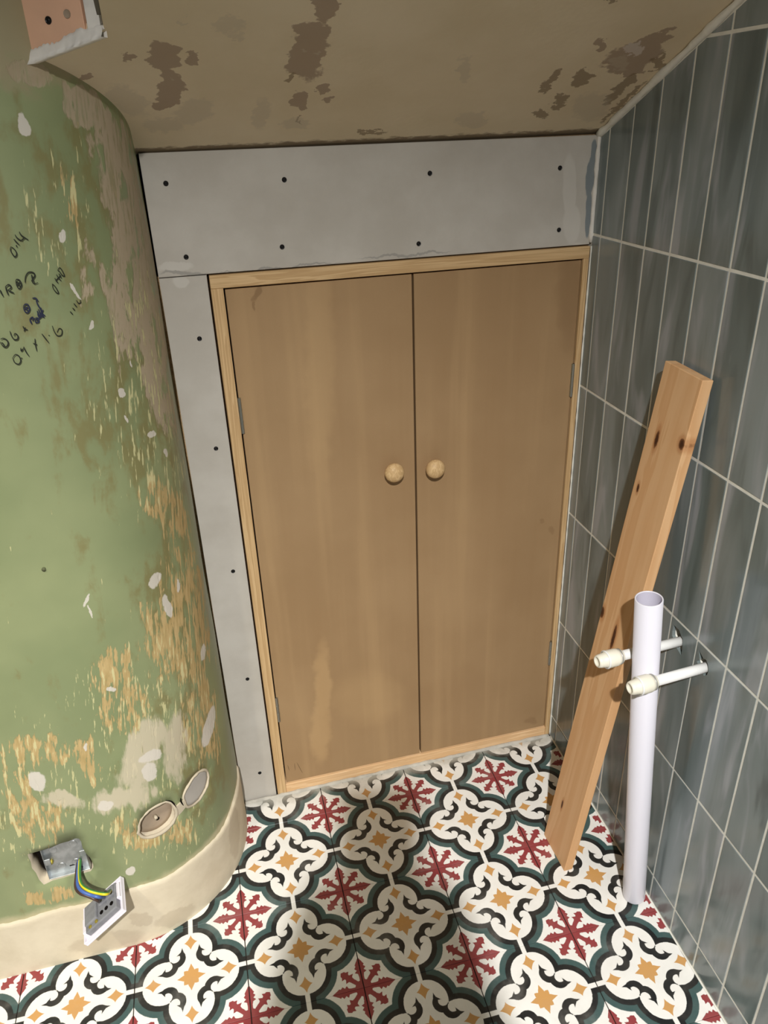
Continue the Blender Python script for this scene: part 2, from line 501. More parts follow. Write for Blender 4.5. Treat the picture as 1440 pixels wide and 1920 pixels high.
def m_ceiling():
    g = G('old_stained_ceiling'); c = g.coord()
    sl = math.sqrt(1+CSL*CSL)
    S = lambda u, v: (on_ceil(u, v).x, -on_ceil(u, v).y*sl)
    n = g.noise(c, 4.5, 5, .6); f = g.noise(c, 120, 3)
    col = g.mix(g.ss(n, .3, .7), lin((216, 200, 168)), lin((226, 211, 182)))
    d1 = g.vmath('ADD', c, g.scale(g.vmath('SUBTRACT', g.noise(c, 34, 4, .6, col=True), (.5, .5, .5)), (.045, .06, 0)))
    d2 = g.vmath('ADD', c, g.scale(g.vmath('SUBTRACT', g.noise(c, 52, 4, .65, col=True), (.5, .5, .5)), (.040, .055, 0)))
    stain = blobs(g, d1, S, [(310, 105, 34, 30, .2), (318, 165, 30, 36, -.2), (302, 195, 20, 12), (363, 108, 12, 14), (237, 106, 12, 10), (165, 146, 18, 7),
                             (612, 8, 24, 34, .2), (590, 65, 34, 30, .3), (572, 110, 36, 44, .1), (566, 190, 14, 22), (602, 168, 11, 10), (617, 188, 7, 7),
                             (1190, 105, 62, 26, -.35), (1225, 72, 46, 12, -.3), (1125, 85, 14, 14), (1180, 130, 30, 12)])
    col = g.mix(g.ss(stain, 1.05, .80)*.80, col, lin((158, 137, 118)))
    spot = blobs(g, d2, S, [(1030, 155, 8, 30, .7), (1092, 145, 22, 14, -.5), (1015, 212, 12, 9), (1050, 190, 12, 18, .5), (1160, 170, 45, 9, -.75), (1235, 118, 10, 18, .5),
                            (1150, 0, 14, 5), (560, 225, 3, 10), (545, 145, 8, 8), (700, 248, 30, 4), (1210, 190, 60, 4, -.7), (1165, 195, 60, 5, -.75)])
    col = g.mix(g.ss(spot, 1.05, .7)*.75, col, lin((136, 117, 93)))
    pale = blobs(g, d2, S, [(1188, 93, 19, 14, -.3), ])
    col = g.mix(g.ss(pale, 1.1, .8)*.9, col, lin((208, 196, 184)))
    pat = blobs(g, d2, S, [(870, 130, 14, 24), (885, 225, 30, 18), (365, 210, 40, 26, -.3), (490, 215, 18, 30, .3), (430, 48, 30, 18), (342, 45, 8, 10), (555, 232, 30, 12), (445, 70, 16, 8), (570, 98, 5, 5), (597, 98, 6, 6), (330, 150, 5, 4),
                           (1110, 200, 40, 30, -.3), (1160, 120, 20, 14), (310, 235, 40, 16), (240, 190, 50, 26, .6)])
    col = g.mix(g.ss(pat, 1.1, .5)*.42, col, lin((192, 180, 158)))
    edge = g.sep(c)[1]
    nb = g.noise(g.scale(c, (1, 2.2, 1)), 46, 4, .6)
    col = g.mix(g.ss(edge+(nb-.5)*.03, .012, .002)*.8, col, lin((104, 84, 62)))
    g.bump(n*.6+f*.25, .25, .004)
    return g.out(col, .78, .25)
def m_green_wall():
    g = G('scraped_green_paint'); c = g.uv(); s, z, _ = g.sep(c)
    W = lambda u, v: on_wall(u, v)
    # long scraper strokes: noise drawn out up the wall and slanted
    sl = g.comb(s+z*.12, z*.20, 0.0)
    n1 = g.noise(sl, 70, 5, .62, .3); n2 = g.noise(g.comb(s+z*.10, z*.30, 4.0), 38, 5, .6, .5); n3 = g.noise(g.comb(s*1.0+z*.16, z*.13, 9.0), 190, 3, .6)
    big = g.noise(c, 6, 3); pat = g.noise(g.comb(s, z*.6, 2.0), 24, 4, .62)
    col = g.mix(g.ss(big, .3, .7), lin((131, 141, 102)), lin((145, 153, 112)))
    dd = g.scale(g.vmath('SUBTRACT', g.noise(c, 30, 4, .6, col=True), (.5, .5, .5)), (.02, .035, 0))
    d = g.vmath('ADD', c, dd)
    def region(items, soft=2.2): return g.ss(blobs(g, c, W, items), soft, .1)
    # bare grey-beige plaster scraped clear beside the corner and the ceiling
    r1 = region([(235, 330, 42, 140, -.25), (285, 560, 32, 190, -.17), (165, 205, 90, 40, .55), (60, 140, 70, 26, .3), (300, 720, 30, 130, -.2), (275, 470, 40, 120, -.15)], 1.9)
    k1 = g.ss(pat*.40+n2*.35+n1*.25+r1*.24, .685, .725)
    olive = lin((128, 118, 74))
    r0 = region([(255, 420, 60, 230, -.18), (300, 700, 60, 260, -.15), (340, 1150, 60, 220, -.1), (120, 370, 40, 90, -.2), (370, 1380, 55, 170, -.1)], 2.0)
    col = g.mix(g.ss(n2*.5+pat*.5+r0*.13, .55, .68)*.7, col, olive)
    fleck = g.ss(n3*.5+n1*.5, .50, .60)
    col = g.mix(k1*(.95-fleck*.5), col, lin((178, 162, 138)))
    # tan undercoat showing in streaks
    r2 = region([(330, 1215, 70, 100, -.2), (360, 1150, 46, 160, -.1), (215, 1260, 46, 62, .3), (235, 1330, 60, 60, .4), (50, 1410, 54, 40, .3), (35, 1480, 40, 70, -.3), (165, 1420, 30, 60, -.2),
                 (105, 1405, 34, 36, .5), (320, 960, 44, 80, -.4), (130, 370, 26, 70, -.15), (380, 1340, 40, 110, -.1), (80, 1540, 60, 60), (270, 1560, 60, 40), (90, 1680, 60, 20, -.2), (340, 1560, 40, 30)], 1.7)
    k2 = g.ss(n1*.45+n3*.33+pat*.22+r2*.155, .625, .655)
    tan = g.mix(g.ss(n3, .35, .65), lin((178, 152, 100)), lin((198, 170, 120)))
    col = g.mix(k2*.92, col, tan)
    # fine pale scratches everywhere
    r3 = region([(300, 1350, 130, 160, .2), (60, 1500, 120, 140), (300, 760, 60, 240, -.15), (120, 400, 70, 110), (300, 1560, 120, 60)], 2.2)
    k3 = g.ss(n3*.62+n1*.38+r3*.11, .655, .69)
    col = g.mix(k3*.85, col, lin((206, 200, 150)))
    # big cream patch of old plaster above the round recess
    cream = blobs(g, d, W, [(262, 1440, 34, 62, .25), (280, 1385, 30, 44, .3), (215, 1500, 46, 22, -.2), (330, 1400, 26, 60, .1), (120, 1500, 40, 12, .2), (250, 1490, 46, 24, -.3)])
    col = g.mix(g.ss(cream+(n2-.5)*3.0+(n1-.5)*3.0, 1.3, .4)*.8, col, lin((206, 194, 170)))
    # smooth white dabs of filler
    white = blobs(g, g.vmath('ADD', c, g.scale(dd, (.8, .8, 0))), W,
                  [(292, 1090, 9, 17, .5), (315, 1140, 8, 22, -.35), (283, 1418, 24, 12, -.5), (394, 1360, 9, 40, .22), (381, 1222, 4, 18, .1), (70, 1465, 16, 20, -.4), (197, 1508, 15, 10, -.3), (117, 446, 7, 13, .2), (207, 1290, 9, 5),
                   (284, 816, 8, 8, -.2), (140, 545, 3.2, 17, -.55), (162, 1125, 4, 17, .3), (170, 1148, 2.2, 12, -.3), (226, 735, 5, 8, .2), (247, 1633, 8, 10, .3), (280, 1448, 14, 16, .2), (45, 235, 12, 22, -.3), (335, 1100, 3, 12, -.1),
                   (228, 740, 6, 6), (310, 850, 4, 10, -.3), (160, 1400, 3, 9), (238, 790, 2, 9, -.3), (246, 680, 1.8, 8, -.3), (172, 610, 4, 10, .3)])
    col = g.mix(g.ss(white, 1.1, .75)*.9, col, lin((214, 207, 196)))
    # darker olive where the paint was rubbed thin near the floor and the top
    top = g.ss(z+(g.noise(c, 30, 5, .65)-.5)*.10, 1.405, 1.45)
    col = g.mix(top*.75*g.ss(s, .62, .40), col, lin((164, 148, 120)))
    rim = g.ss(z+(g.noise(c, 26, 4)-.5)*.03, .155, .138)
    col = g.mix(rim*.6, col, lin((206, 192, 158)))
    relief = k1.max(k2).max(k3*.6)
    g.bump(relief*-1.0+g.noise(c, 300, 2)*.05, .35, .0015)
    return g.out(col, g.ss(relief, 0, 1, .40, .75), .4)
def m_skirting():
    g = G('cream_plaster'); c = g.uv(); n = g.noise(c, 9, 5, .6); f = g.noise(c, 90, 4)
    col = g.mix(g.ss(n, .32, .68), lin((206, 193, 168)), lin((222, 210, 186)))
    W = lambda u, v: on_wall(u, v, .005)
    d = g.vmath('ADD', c, g.scale(g.vmath('SUBTRACT', g.noise(c, 40, 4, .6, col=True), (.5, .5, .5)), (.03, .03, 0)))
    st = blobs(g, d, W, [(200, 1765, 70, 18, -.2), (265, 1725, 24, 12), (330, 1720, 40, 14, -.4), (440, 1560, 10, 50)])
    col = g.mix(g.ss(st, 1.2, .7)*.45, col, lin((182, 166, 142)))
    g.bump(n*.5+f*.4, .3, .003)
    return g.out(col, .8, .25)

MT = {}
MT['floor_tile'] = m_floor_tile()
MT['wall_tile'] = m_wall_tile()
MT['board'] = m_plasterboard()
MT['mdf_a'] = m_mdf(0); MT['mdf_b'] = m_mdf(1)
MT['frame'] = m_pine('pine_frame', (216, 184, 138), (186, 150, 104), 60, .03)
MT['knob'] = m_pine('pale_turned_wood', (222, 190, 142), (196, 160, 112), 60, .4, .5)
MT['plank'] = m_plank()
MT['ceiling'] = m_ceiling()
MT['green'] = m_green_wall()
MT['skirting'] = m_skirting()
MT['plaster'] = plain('old_plaster', (196, 184, 162), .9, 0, .2, 18, .12)
MT['dish'] = plain('grey_brown_plaster', (160, 143, 124), .9, 0, .2, 30, .10)
MT['filler_grey'] = plain('smooth_grey_filler', (176, 170, 162), .8, 0, .25, 20, .05)
MT['white_filler'] = plain('white_filler', (226, 222, 214), .85, 0, .2, 60, .05)
MT['grout'] = plain('white_grout', (226, 224, 214), .85, 0, .2, 60, .06)
MT['grout_floor'] = plain('dark_floor_joint', (52, 47, 42), .95, 0, .1, 70, .5)
MT['grout_pale'] = plain('grey_grout_smear', (188, 184, 174), .9, 0, .2, 50, .12)
MT['dark'] = plain('void_shade', (22, 18, 16), .95, 0, .05)  # near-black colour standing in for shade inside openings, holes and slots
MT['screw'] = plain('black_screw', (30, 29, 30), .45, .5)
MT['steel'] = plain('galvanised_steel', (176, 180, 182), .38, .85, .5, 70, .18)
MT['hinge'] = plain('zinc_hinge', (168, 168, 160), .35, .9)
MT['pvc'] = plain('white_pvc', (232, 230, 240), .32, 0, .5)
MT['pvc_in'] = plain('pvc_bore_shaded', (206, 202, 216), .5, 0, .4)  # darker copy of the pipe white: shade put into the bore colour
MT['pb'] = plain('white_plastic_pipe', (238, 238, 236), .35, 0, .5)
MT['pbcap'] = plain('cream_plastic_cap', (236, 231, 214), .4, 0, .5)
MT['ring'] = plain('grey_ring', (168, 166, 160), .4, .3)
MT['plastic'] = plain('white_socket_plastic', (236, 230, 240), .3, 0, .5)
MT['module'] = plain('grey_socket_module', (134, 134, 138), .5, 0, .4, 90, .1)
MT['brass'] = plain('brass_terminal', (206, 186, 84), .35, .8)
MT['blue'] = plain('blue_wire', (74, 104, 172), .4)
MT['brown'] = plain('brown_wire', (74, 54, 46), .4)
MT['pink'] = plain('pink_plasterboard', (222, 178, 148), .85, 0, .2, 14, .07)
MT['ink'] = plain('dark_pencil', (62, 66, 56), .7)
MT['inkblue'] = plain('blue_ink', (64, 70, 96), .7)
MT['paint'] = plain('plain_plaster_room', (112, 108, 98), .9, 0, .2, 5, .05)
def m_earth():
    g = G('green_yellow_wire'); x, y, z = g.sep(g.uv())
    return g.out(g.mix(g.ss(y, .60, .64), lin((226, 208, 40)), lin((64, 128, 62))), .4)
MT['earth'] = m_earth()

# ------------------------------------------------------------------ floor
floor = box('floor', (-1.35, -3.62, -.08), (1.15, .12, -.0022), MT['grout_floor'])
tag(floor, 'floor of patterned encaustic tiles with red snowflakes and scrolled quatrefoils', 'floor', kind='structure')
TX, TY, TH = 0.3775, -0.0864, -0.0182
HX, HY = .1-.0009, .1-.0003
full = plate([(-HX, -HY), (HX, -HY), (HX, HY), (-HX, HY)], .008, bev=.0005)
full.materials.append(MT['floor_tile'])
for i in range(-4, 4):
    for j in range(-1, 18):
        a, b = .2*(i+.5), -.2*(j+.5)
        c = Vector((TX+a*math.cos(TH)-b*math.sin(TH), TY+a*math.sin(TH)+b*math.cos(TH), 0))
        if c.x < -.10 and c.y > -.12: continue
        if c.y > -.10 and c.x < .10: continue
        rot = Matrix.Rotation(TH, 4, 'Z'); rot.translation = c + Vector((0, 0, random.uniform(-.0003, .0002)))
        inv = rot.inverted()
        poly = [(-HX, -HY), (HX, -HY), (HX, HY), (-HX, HY)]
        n0 = len(poly)
        def half(poly, p, n):
            p2 = inv @ Vector((p[0], p[1], 0)); n2 = inv.to_3x3() @ Vector((n[0], n[1], 0))
            return clip(poly, (n2.x, n2.y), n2.x*p2.x+n2.y*p2.y)
        q = half(poly, (0, -.006), (0, 1)); q = half(q, (XR-.003, 0), (1, -WR))
        if len(q) < 3: continue
        def area(l): return abs(sum(a[0]*b[1]-b[0]*a[1] for a, b in zip(l, l[1:]+l[:1]))/2)
        if area(q) < 2e-4: continue
        me = full if area(q) > .0394 else plate(q, .008, bev=.0005)
        link('floor_tile', me, MT['floor_tile'], floor, rot)

# ------------------------------------------------------------------ right wall of glazed tiles
dR = Vector((-WR, -1, 0)).normalized(); nR = Vector((-1, WR, 0)).normalized()
MR = frame((XR, 0, 0), dR, (0, 0, 1))
GW, GH, GY, GZ = .0725, .2795, -.0393, 1.1796          # joints at a = GY + GW*k, z = GZ - GH*m
def a_of(p): return (Vector(p)-Vector((XR, 0, 0))).dot(dR)
hw1 = on_right(1273, 1203); hw2 = on_right(1320, 1252)
def jag(ca, cz, r, seed, n=11):
    rr = random.Random(seed)
    return [(ca+r*rr.uniform(.75, 1.3)*math.cos(2*math.pi*k/n), cz+r*rr.uniform(.75, 1.3)*math.sin(2*math.pi*k/n)) for k in range(n)]
HOLES = [jag(a_of(hw1)-.003, hw1.z+.003, .0145, 3), jag(a_of(hw2)-.003, hw2.z+.003, .0145, 9)]
HOLES[0][4] = (a_of(hw1)-.020, hw1.z+.020); HOLES[1][4] = (a_of(hw2)-.020, hw2.z+.022); HOLES[0][9] = (a_of(hw1)+.012, hw1.z-.020)
slope_n = (-CSL, 1)                                    # below the sloped ceiling: z - CSL*a <= CZ0
ROOMY = .56                                            # the sloped soffit ends this far out
wr_me = plate([(-.02, -.05), (3.62, -.05), (3.62, 2.42), (-.02, 2.42)], .06, HOLES, front=-.0007)
wall_right = link('wall_right', wr_me, MT['grout'], None, MR)
tag(wall_right, 'wall of tall glazed grey-green tiles with white grout', 'wall', kind='structure')
gv, gh = .0018, .0021
tile_cache = {}
for k in range(0, 16):
    for m in range(-2, 5):
        a0, a1 = GY+GW*k+gv, GY+GW*(k+1)-gv
        z1, z0 = GZ-GH*m-gh, GZ-GH*(m+1)+gh
        q = [(a0, z0), (a1, z0), (a1, z1), (a0, z1)]
        q0 = list(q)
        q = clip(q, (-1, 0), -.0045); q = clip(q, (0, -1), -.0025)
        if a0 < ROOMY: q = clip(q, slope_n, CZ0-.012)
        if len(q) < 3: continue
        ca, cz = (a0+a1)/2, (z0+z1)/2
        ql = [(p[0]-ca, p[1]-cz) for p in q]
        hl = [[(p[0]-ca, p[1]-cz) for p in h] for h in HOLES if any(a0 < p[0] < a1 and z0 < p[1] < z1 for p in h)]
        if hl:
            hh = [[(min(max(p[0], a0-ca+.0012), a1-ca-.0012), min(max(p[1], z0-cz+.0012), z1-cz-.0012)) for p in h] for h in hl]
            me = plate(ql, .006, hh); me.materials.append(MT['wall_tile'])
        elif q == q0 and len(q) == 4:
            if 'f' not in tile_cache:
                tile_cache['f'] = plate(ql, .006, bev=.0009); tile_cache['f'].materials.append(MT['wall_tile'])
            me = tile_cache['f']
        else:
            if sum(a[0]*b[1]-b[0]*a[1] for a, b in zip(q, q[1:]+q[:1]))/2 < 3e-5: continue
            me = plate(ql, .006, bev=.0007); me.materials.append(MT['wall_tile'])
        tilt = Matrix.Rotation(random.uniform(-.0030, .0030), 4, 'Y') @ Matrix.Rotation(random.uniform(-.0012, .0012), 4, 'X')
        link('wall_tile', me, MT['wall_tile'], wall_right, Matrix.Translation((ca, cz, random.uniform(-.0002, .0003))) @ tilt)

link('hole_shade_plate', plate([(a_of(hw1)-.06, hw1.z-.06), (a_of(hw2)+.06, hw1.z-.06), (a_of(hw2)+.06, hw1.z+.06), (a_of(hw1)-.06, hw1.z+.06)], .004, front=-.024), MT['dark'], wall_right, Matrix.Identity(4))  # dark plate added behind the pipe holes, shade put into its colour
link('tile_facing', plate([(GY+GW*16+gv, .0025), (3.6, .0025), (3.6, 2.39), (GY+GW*16+gv, 2.39)], .006), MT['wall_tile'], wall_right, Matrix.Identity(4))
# ------------------------------------------------------------------ back wall: dark backing, plasterboard, screws
MB = frame((0, 0, 0), (1, 0, 0), (0, 0, 1))
wb = box('wall_back', (.14, .05, -.05), (1.05, .10, 1.50), MT['dark'])  # backing coloured near-black: painted shade behind the door joints
tag(wb, 'end wall faced with grey plasterboard around a cupboard opening', 'wall', kind='structure')
pb1 = link('plasterboard', plate([(.2035, 1.1625), (.9575, 1.1625), (.9575, 1.3395), (.2035, 1.3425)], .0125, bev=.0006), MT['board'], wb, MB)
pb1['label'] = 'grey plasterboard panel above the doors'
pb2 = link('plasterboard', plate([(.2035, -.002), (.2785, -.002), (.2785, 1.1610), (.2035, 1.1610)], .0125, bev=.0006), MT['board'], wb, MB)
pb2['label'] = 'narrow grey plasterboard strip beside the doors'
box('stud', (.19, .0126, -.002), (.2795, .05, 1.345), MT['frame'], wb)
box('stud', (.19, .0126, 1.1625), (.9595, .05, 1.345), MT['frame'], wb)
sc_me = lathe([(0, .0003), (.0008, .0003), (.0012, .0010), (.0020, .0006), (.0034, .0013), (.0040, .0004), (.0040, -.0004), (0, -.0004)], 12)
sc_me.materials.append(MT['screw'])
for q, (u, v) in enumerate([(311, 344), (533, 337), (806, 325), (1050, 315), (349, 482), (529, 463), (785, 457), (1048, 431), (374, 635), (405, 841), (437, 1071), (464, 1273), (487, 1449)]):
    p = on_back(u, v)
    link('screw', sc_me, None, pb1 if q < 8 else pb2, Matrix.Translation((p.x, p.z, .0002)) @ Matrix.Rotation(q*1.3, 4, 'Z'))

# ------------------------------------------------------------------ cupboard frame and doors
FRX0, FRX1, FIX0, FIX1, FZ1, FIZ1, FIZ0 = .2820, .9575, .3020, .9470, 1.1600, 1.1390, .0270
tr = empty('trim_1', (FRX0, 0, 0))
tag(tr, 'pale pine frame around the pair of cupboard doors', 'door frame', kind='structure')
def rail(name, lo, hi, along_x):
    """length along local y so the grain follows it"""
    L = [hi[i]-lo[i] for i in range(3)]; c = Vector([(hi[i]+lo[i])/2 for i in range(3)])
    bm = bmesh.new()
    if along_x: box_bm(bm, (-L[2]/2, -L[0]/2, -L[1]/2), (L[2]/2, L[0]/2, L[1]/2), .0008)
    else: box_bm(bm, (-L[0]/2, -L[2]/2, -L[1]/2), (L[0]/2, L[2]/2, L[1]/2), .0008)
    m = frame(c - Vector((FRX0, 0, 0)), (0, 0, 1) if along_x else (1, 0, 0), (1, 0, 0) if along_x else (0, 0, 1))
    return link(name, bm_mesh(bm, name), MT['frame'], tr, m)
rail('frame_stile', (FRX0, -.004, 0), (FIX0, .05, FIZ1), False)
rail('frame_stile', (FIX1, -.004, 0), (FRX1, .05, FIZ1), False)
rail('frame_head', (FRX0, -.0045, FIZ1), (FRX1, .05, FZ1), True)
sill = rail('frame_sill', (FIX0, -.003, 0), (FIX1, .05, FIZ0-.001), True)
sill.data.materials[0] = m_pine('raw_pine_sill', (236, 200, 156), (216, 174, 126), 60, .05)
XM = .6255
def door(name, x0, x1, mat, label, kx, kz, hx, hzs):
    d = link(name, plate([(x0, FIZ0+.0015), (x1, FIZ0+.0015), (x1, FIZ1-.0032), (x0, FIZ1-.0032)], .018, bev=.0006, front=-.0005), mat, None, MB)
    tag(d, label, 'cupboard door', kind='structure')
    k = link('knob', lathe([(0, .0), (.0085, .0), (.0085, .004), (.0095, .008), (.0135, .011), (.0178, .0155), (.0192, .0205), (.0180, .0255), (.0145, .0300), (.0085, .0330), (0, .0340)], 28), MT['knob'], d,
             Matrix.Translation((kx, kz, -.0005)), smooth=True)
    k['label'] = 'round pale wooden knob'
    for hz in hzs:
        bm = bmesh.new()
        tube_bm(bm, [(hx, hz-.033, .0005), (hx, hz+.033, .0005)], .0034, 10)
        s = 1 if hx > .6 else -1
        box_bm(bm, (min(hx, hx+s*.0035), hz-.033, -.004), (max(hx, hx+s*.0035), hz+.033, .0002))
        for g_ in (-.011, .011): tube_bm(bm, [(hx, hz+g_-.0008, .0005), (hx, hz+g_+.0008, .0005)], .0038, 10)
        h = link('hinge', bm_mesh(bm, 'hinge'), MT['hinge'], d); h['label'] = 'small zinc butt hinge'
    return d
door('door_1', FIX0+.0028, XM-.0019, MT['mdf_a'], 'left bare board cupboard door with a round wooden knob, hinged beside the plasterboard strip', .577, .776, FIX0+.0030, (.918, .246))
door('door_2', XM+.0019, FIX1-.0024, MT['mdf_b'], 'right bare board cupboard door with a round wooden knob, hinged beside the tiled wall', .659, .772, FIX1-.0022, (.911, .252))

# ------------------------------------------------------------------ sloped ceiling
MC = frame((0, 0, CZ0), (1, 0, 0), (0, -1, CSL))
sl = math.sqrt(1+CSL*CSL)
PA, PB = on_ceil(42, 113), on_ceil(195, 54)
def cxy(p): return (p.x, -p.y*sl)
top_a = ROOMY*sl
ce = link('ceiling', plate([(.12, -.03), (XR+.03, -.03), (XR+.03, top_a), (.203, top_a), cxy(PB), cxy(PA), (-.05, cxy(PA)[1]+.02), (-.05, .02)], .0125), MT['ceiling'], None, MC)
tag(ce, 'sloping ochre ceiling under the stairs with brown damp stains', 'ceiling', kind='structure')

# ------------------------------------------------------------------ rounded green wall with recesses
def wall_mesh(s0, s1, z0, z1, off, holes, ds, dz, prof=None):
    pts = []; edges = []
    def loop(l):
        k = len(pts); pts.extend(Vector(p) for p in l)
        edges.extend((k+i, k+(i+1) % len(l)) for i in range(len(l)))
    ns, nz = int((s1-s0)/ds), int((z1-z0)/dz)
    S = [s0+(s1-s0)*i/ns for i in range(ns+1)]; Z = [z0+(z1-z0)*i/nz for i in range(nz+1)]
    loop([(s, z0) for s in S]+[(s1, z) for z in Z[1:]]+[(s, z1) for s in S[-2::-1]]+[(s0, z) for z in Z[-2:0:-1]])
    for h in holes: loop(h)
    for s in S[1:-1]:
        for z in Z[1:-1]:
            if not any(inside((s, z), h) or min((Vector((s, z))-Vector(q)).length for q in h) < .006 for h in holes): pts.append(Vector((s, z)))
    r = delaunay_2d_cdt(pts, edges, [], 2, 1e-6)
    vs = r[0]; faces = []
    for f in r[2]:
        c = sum((vs[i] for i in f), Vector((0, 0)))/len(f)
        if any(inside(c, h) for h in holes): continue
        faces.append(tuple(f))
    me = bpy.data.meshes.new('wall_surface')
    me.from_pydata([tuple(wall_pt(v[0], v[1], off(v[0], v[1]) if callable(off) else off)) for v in vs], [], faces)
    uv = me.uv_layers.new(name='UVMap')
    for li, lo in enumerate(me.loops): uv.data[li].uv = vs[lo.vertex_index][:2]
    bm = bmesh.new(); bm.from_mesh(me)
    # make the normals face the room
    bm.faces.ensure_lookup_table(); bm.normal_update()
    bmesh.ops.recalc_face_normals(bm, faces=bm.faces[:])
    t = [f for f in bm.faces if f.calc_center_median().x < -.3]
    if t and t[0].normal.y > 0:
        for f in bm.faces: f.normal_flip()
    bm.to_mesh(me); bm.free()
    for p in me.polygons: p.use_smooth = True
    return me
def px_loop(pts, rnd=.0012, seed=1, off=0.0, close=3):
    rr = random.Random(seed); P = [Vector((*on_wall(u, v, off), 0)) for u, v in pts]
    P = spline(P+[P[0]], close)[:-1]
    return [(p.x+rr.uniform(-rnd, rnd), p.y+rr.uniform(-rnd, rnd)) for p in P]
round_px = [(259, 1562), (262, 1541), (274, 1524), (292, 1511), (310, 1504), (322, 1506), (331, 1519), (330, 1532), (321, 1547), (306, 1560), (289, 1568), (270, 1570)]
oval_px = [(346, 1503), (344, 1492), (352, 1475), (364, 1457), (376, 1446), (386, 1444), (391, 1452), (390, 1468), (384, 1484), (374, 1500), (362, 1510), (351, 1513)]
box_px = [(50, 1602), (95, 1590), (130, 1577), (146, 1572), (156, 1590), (168, 1608), (176, 1620), (170, 1632), (140, 1640), (100, 1652), (82, 1660), (66, 1638), (56, 1618)]
H_round, H_oval, H_box = px_loop(round_px, .0005, 2), px_loop(oval_px, .0005, 3), px_loop(box_px, .0016, 4, close=2)
wl_me = wall_mesh(.0, 1.35, -.03, 2.4, lambda s, z: .0016*math.sin(s*23+z*7)*math.sin(z*11+s*4), [H_round, H_oval, H_box], .012, .03)
wl_me.materials.append(MT['green']); wl_me.materials.append(MT['plaster'])
wall_left = link('wall_left', wl_me, None, None)
so = wall_left.modifiers.new('thickness', 'SOLIDIFY'); so.thickness = .045; so.offset = -1; so.material_offset_rim = 1; so.material_offset = 1
tag(wall_left, 'rounded wall of scraped green paint showing patches of old plaster', 'wall', kind='structure')
# cream band of plaster along the floor, standing a little proud
zb = lambda s: .137+.004*math.sin(s*19)+.003*math.sin(s*47+1)
rows = [(-.03, .005), (.0, .0055), (.03, .005), (.07, .005), (.11, .005), (.130, .0052), (.136, .0046), (.139, .003), (.1405, -.004), (.1405, -.012)]
bm = bmesh.new(); uvl = bm.loops.layers.uv.new('UVMap'); grid = []
n = 150
for i in range(n+1):
    s = 1.35*i/n; k = zb(s)/.137; rr = random.Random(i)
    grid.append([(bm.verts.new(wall_pt(s, z*(k if z > .05 else 1)+(rr.uniform(-.0016, .0016) if z > .12 else 0), o+(.0012*math.sin(s*31+z*40) if 0 < z < .12 else 0)*(s > .08)-(0.004 if s < .05 else 0))), (s, z)) for z, o in rows])
for A, B_ in zip(grid, grid[1:]):
    for q in range(len(rows)-1):
        f = bm.faces.new((A[q][0], B_[q][0], B_[q+1][0], A[q+1][0]))
        for lp, c in zip(f.loops, (A[q][1], B_[q][1], B_[q+1][1], A[q+1][1])): lp[uvl].uv = c
me = bm_mesh(bm, 'skirting')
bs = link('baseboard_left', me, MT['skirting'], None, smooth=True)
tag(bs, 'cream plaster skirting band curving along the foot of the green wall', 'skirting', kind='structure')

# round recess and the filled oval beside it (parts of the wall)
def cap_mesh(loop, off, dome=0.0):
    c = sum((Vector(p) for p in loop), Vector((0, 0)))/len(loop); n = len(loop)
    bm = bmesh.new(); rings = []
    for f in (1.06, .75, .4):
        rings.append([bm.verts.new(wall_pt(c.x+(p[0]-c.x)*f, c.y+(p[1]-c.y)*f, off-dome*(1-f))) for p in loop])
    mid = bm.verts.new(wall_pt(c.x, c.y, off-dome))
    for A, B_ in zip(rings, rings[1:]):
        for i in range(n): bm.faces.new((A[i], A[(i+1) % n], B_[(i+1) % n], B_[i]))
    for i in range(n): bm.faces.new((rings[-1][i], rings[-1][(i+1) % n], mid))
    back = [bm.verts.new(wall_pt(c.x+(p[0]-c.x)*1.06, c.y+(p[1]-c.y)*1.06, off-.012)) for p in loop]
    for i in range(n): bm.faces.new((rings[0][i], rings[0][(i+1) % n], back[(i+1) % n], back[i]))
    bm.faces.new(back)
    return bm_mesh(bm, 'cap'), c
def rim_tube(loop, off, r, seed, skip=None):
    rr = random.Random(seed); n = len(loop); pts = []; rad = []
    for i in range(n+1):
        p = loop[i % n]; pts.append(wall_pt(p[0], p[1], off)); rad.append(r*(.75+.5*random.Random(seed*100+i % n).random()))
    bm = bmesh.new(); tube_bm(bm, pts, rad, 7, cap=False); return bm_mesh(bm, 'rim')
me, crd = cap_mesh(H_round, -.014, .003)
dish = link('round_recess', me, MT['dish'], wall_left, smooth=True); dish['label'] = 'round recess cut in the plaster, grey-brown inside'
link('recess_rim', rim_tube(H_round, -.0008, .0032, 5), MT['plaster'], dish, smooth=True)
p = wall_pt(*on_wall(297, 1540)); nrm = (p-Vector((ACX, ACY, p.z))).normalized()
tube('fixing_stub', [p-nrm*.016, p-nrm*.008], [.0034, .0028], MT['plaster'], dish, 10)
p = wall_pt(*on_wall(302, 1545))
tube('fixing_hole', [p-nrm*.0168, p-nrm*.0150], .0036, MT['dark'], dish, 10)
me, _c = cap_mesh(H_oval, -.0022, .0006)
ov = link('filled_oval', me, MT['filler_grey'], wall_left, smooth=True); ov['label'] = 'oval of smooth grey filler beside the round recess'
link('recess_rim', rim_tube(H_oval[:], -.0008, .0026, 8), MT['plaster'], ov, smooth=True)
nb = [on_wall(u, v) for u, v in [(329, 1512), (336, 1506), (344, 1500), (348, 1512), (338, 1524), (331, 1530)]]
bm = bmesh.new(); A = [bm.verts.new(wall_pt(s, z, .0018)) for s, z in nb]; Bk = [bm.verts.new(wall_pt(s, z, -.004)) for s, z in nb]
bm.faces.new(A)
for i in range(len(A)): bm.faces.new((A[i], A[(i+1) % len(A)], Bk[(i+1) % len(A)], Bk[i]))
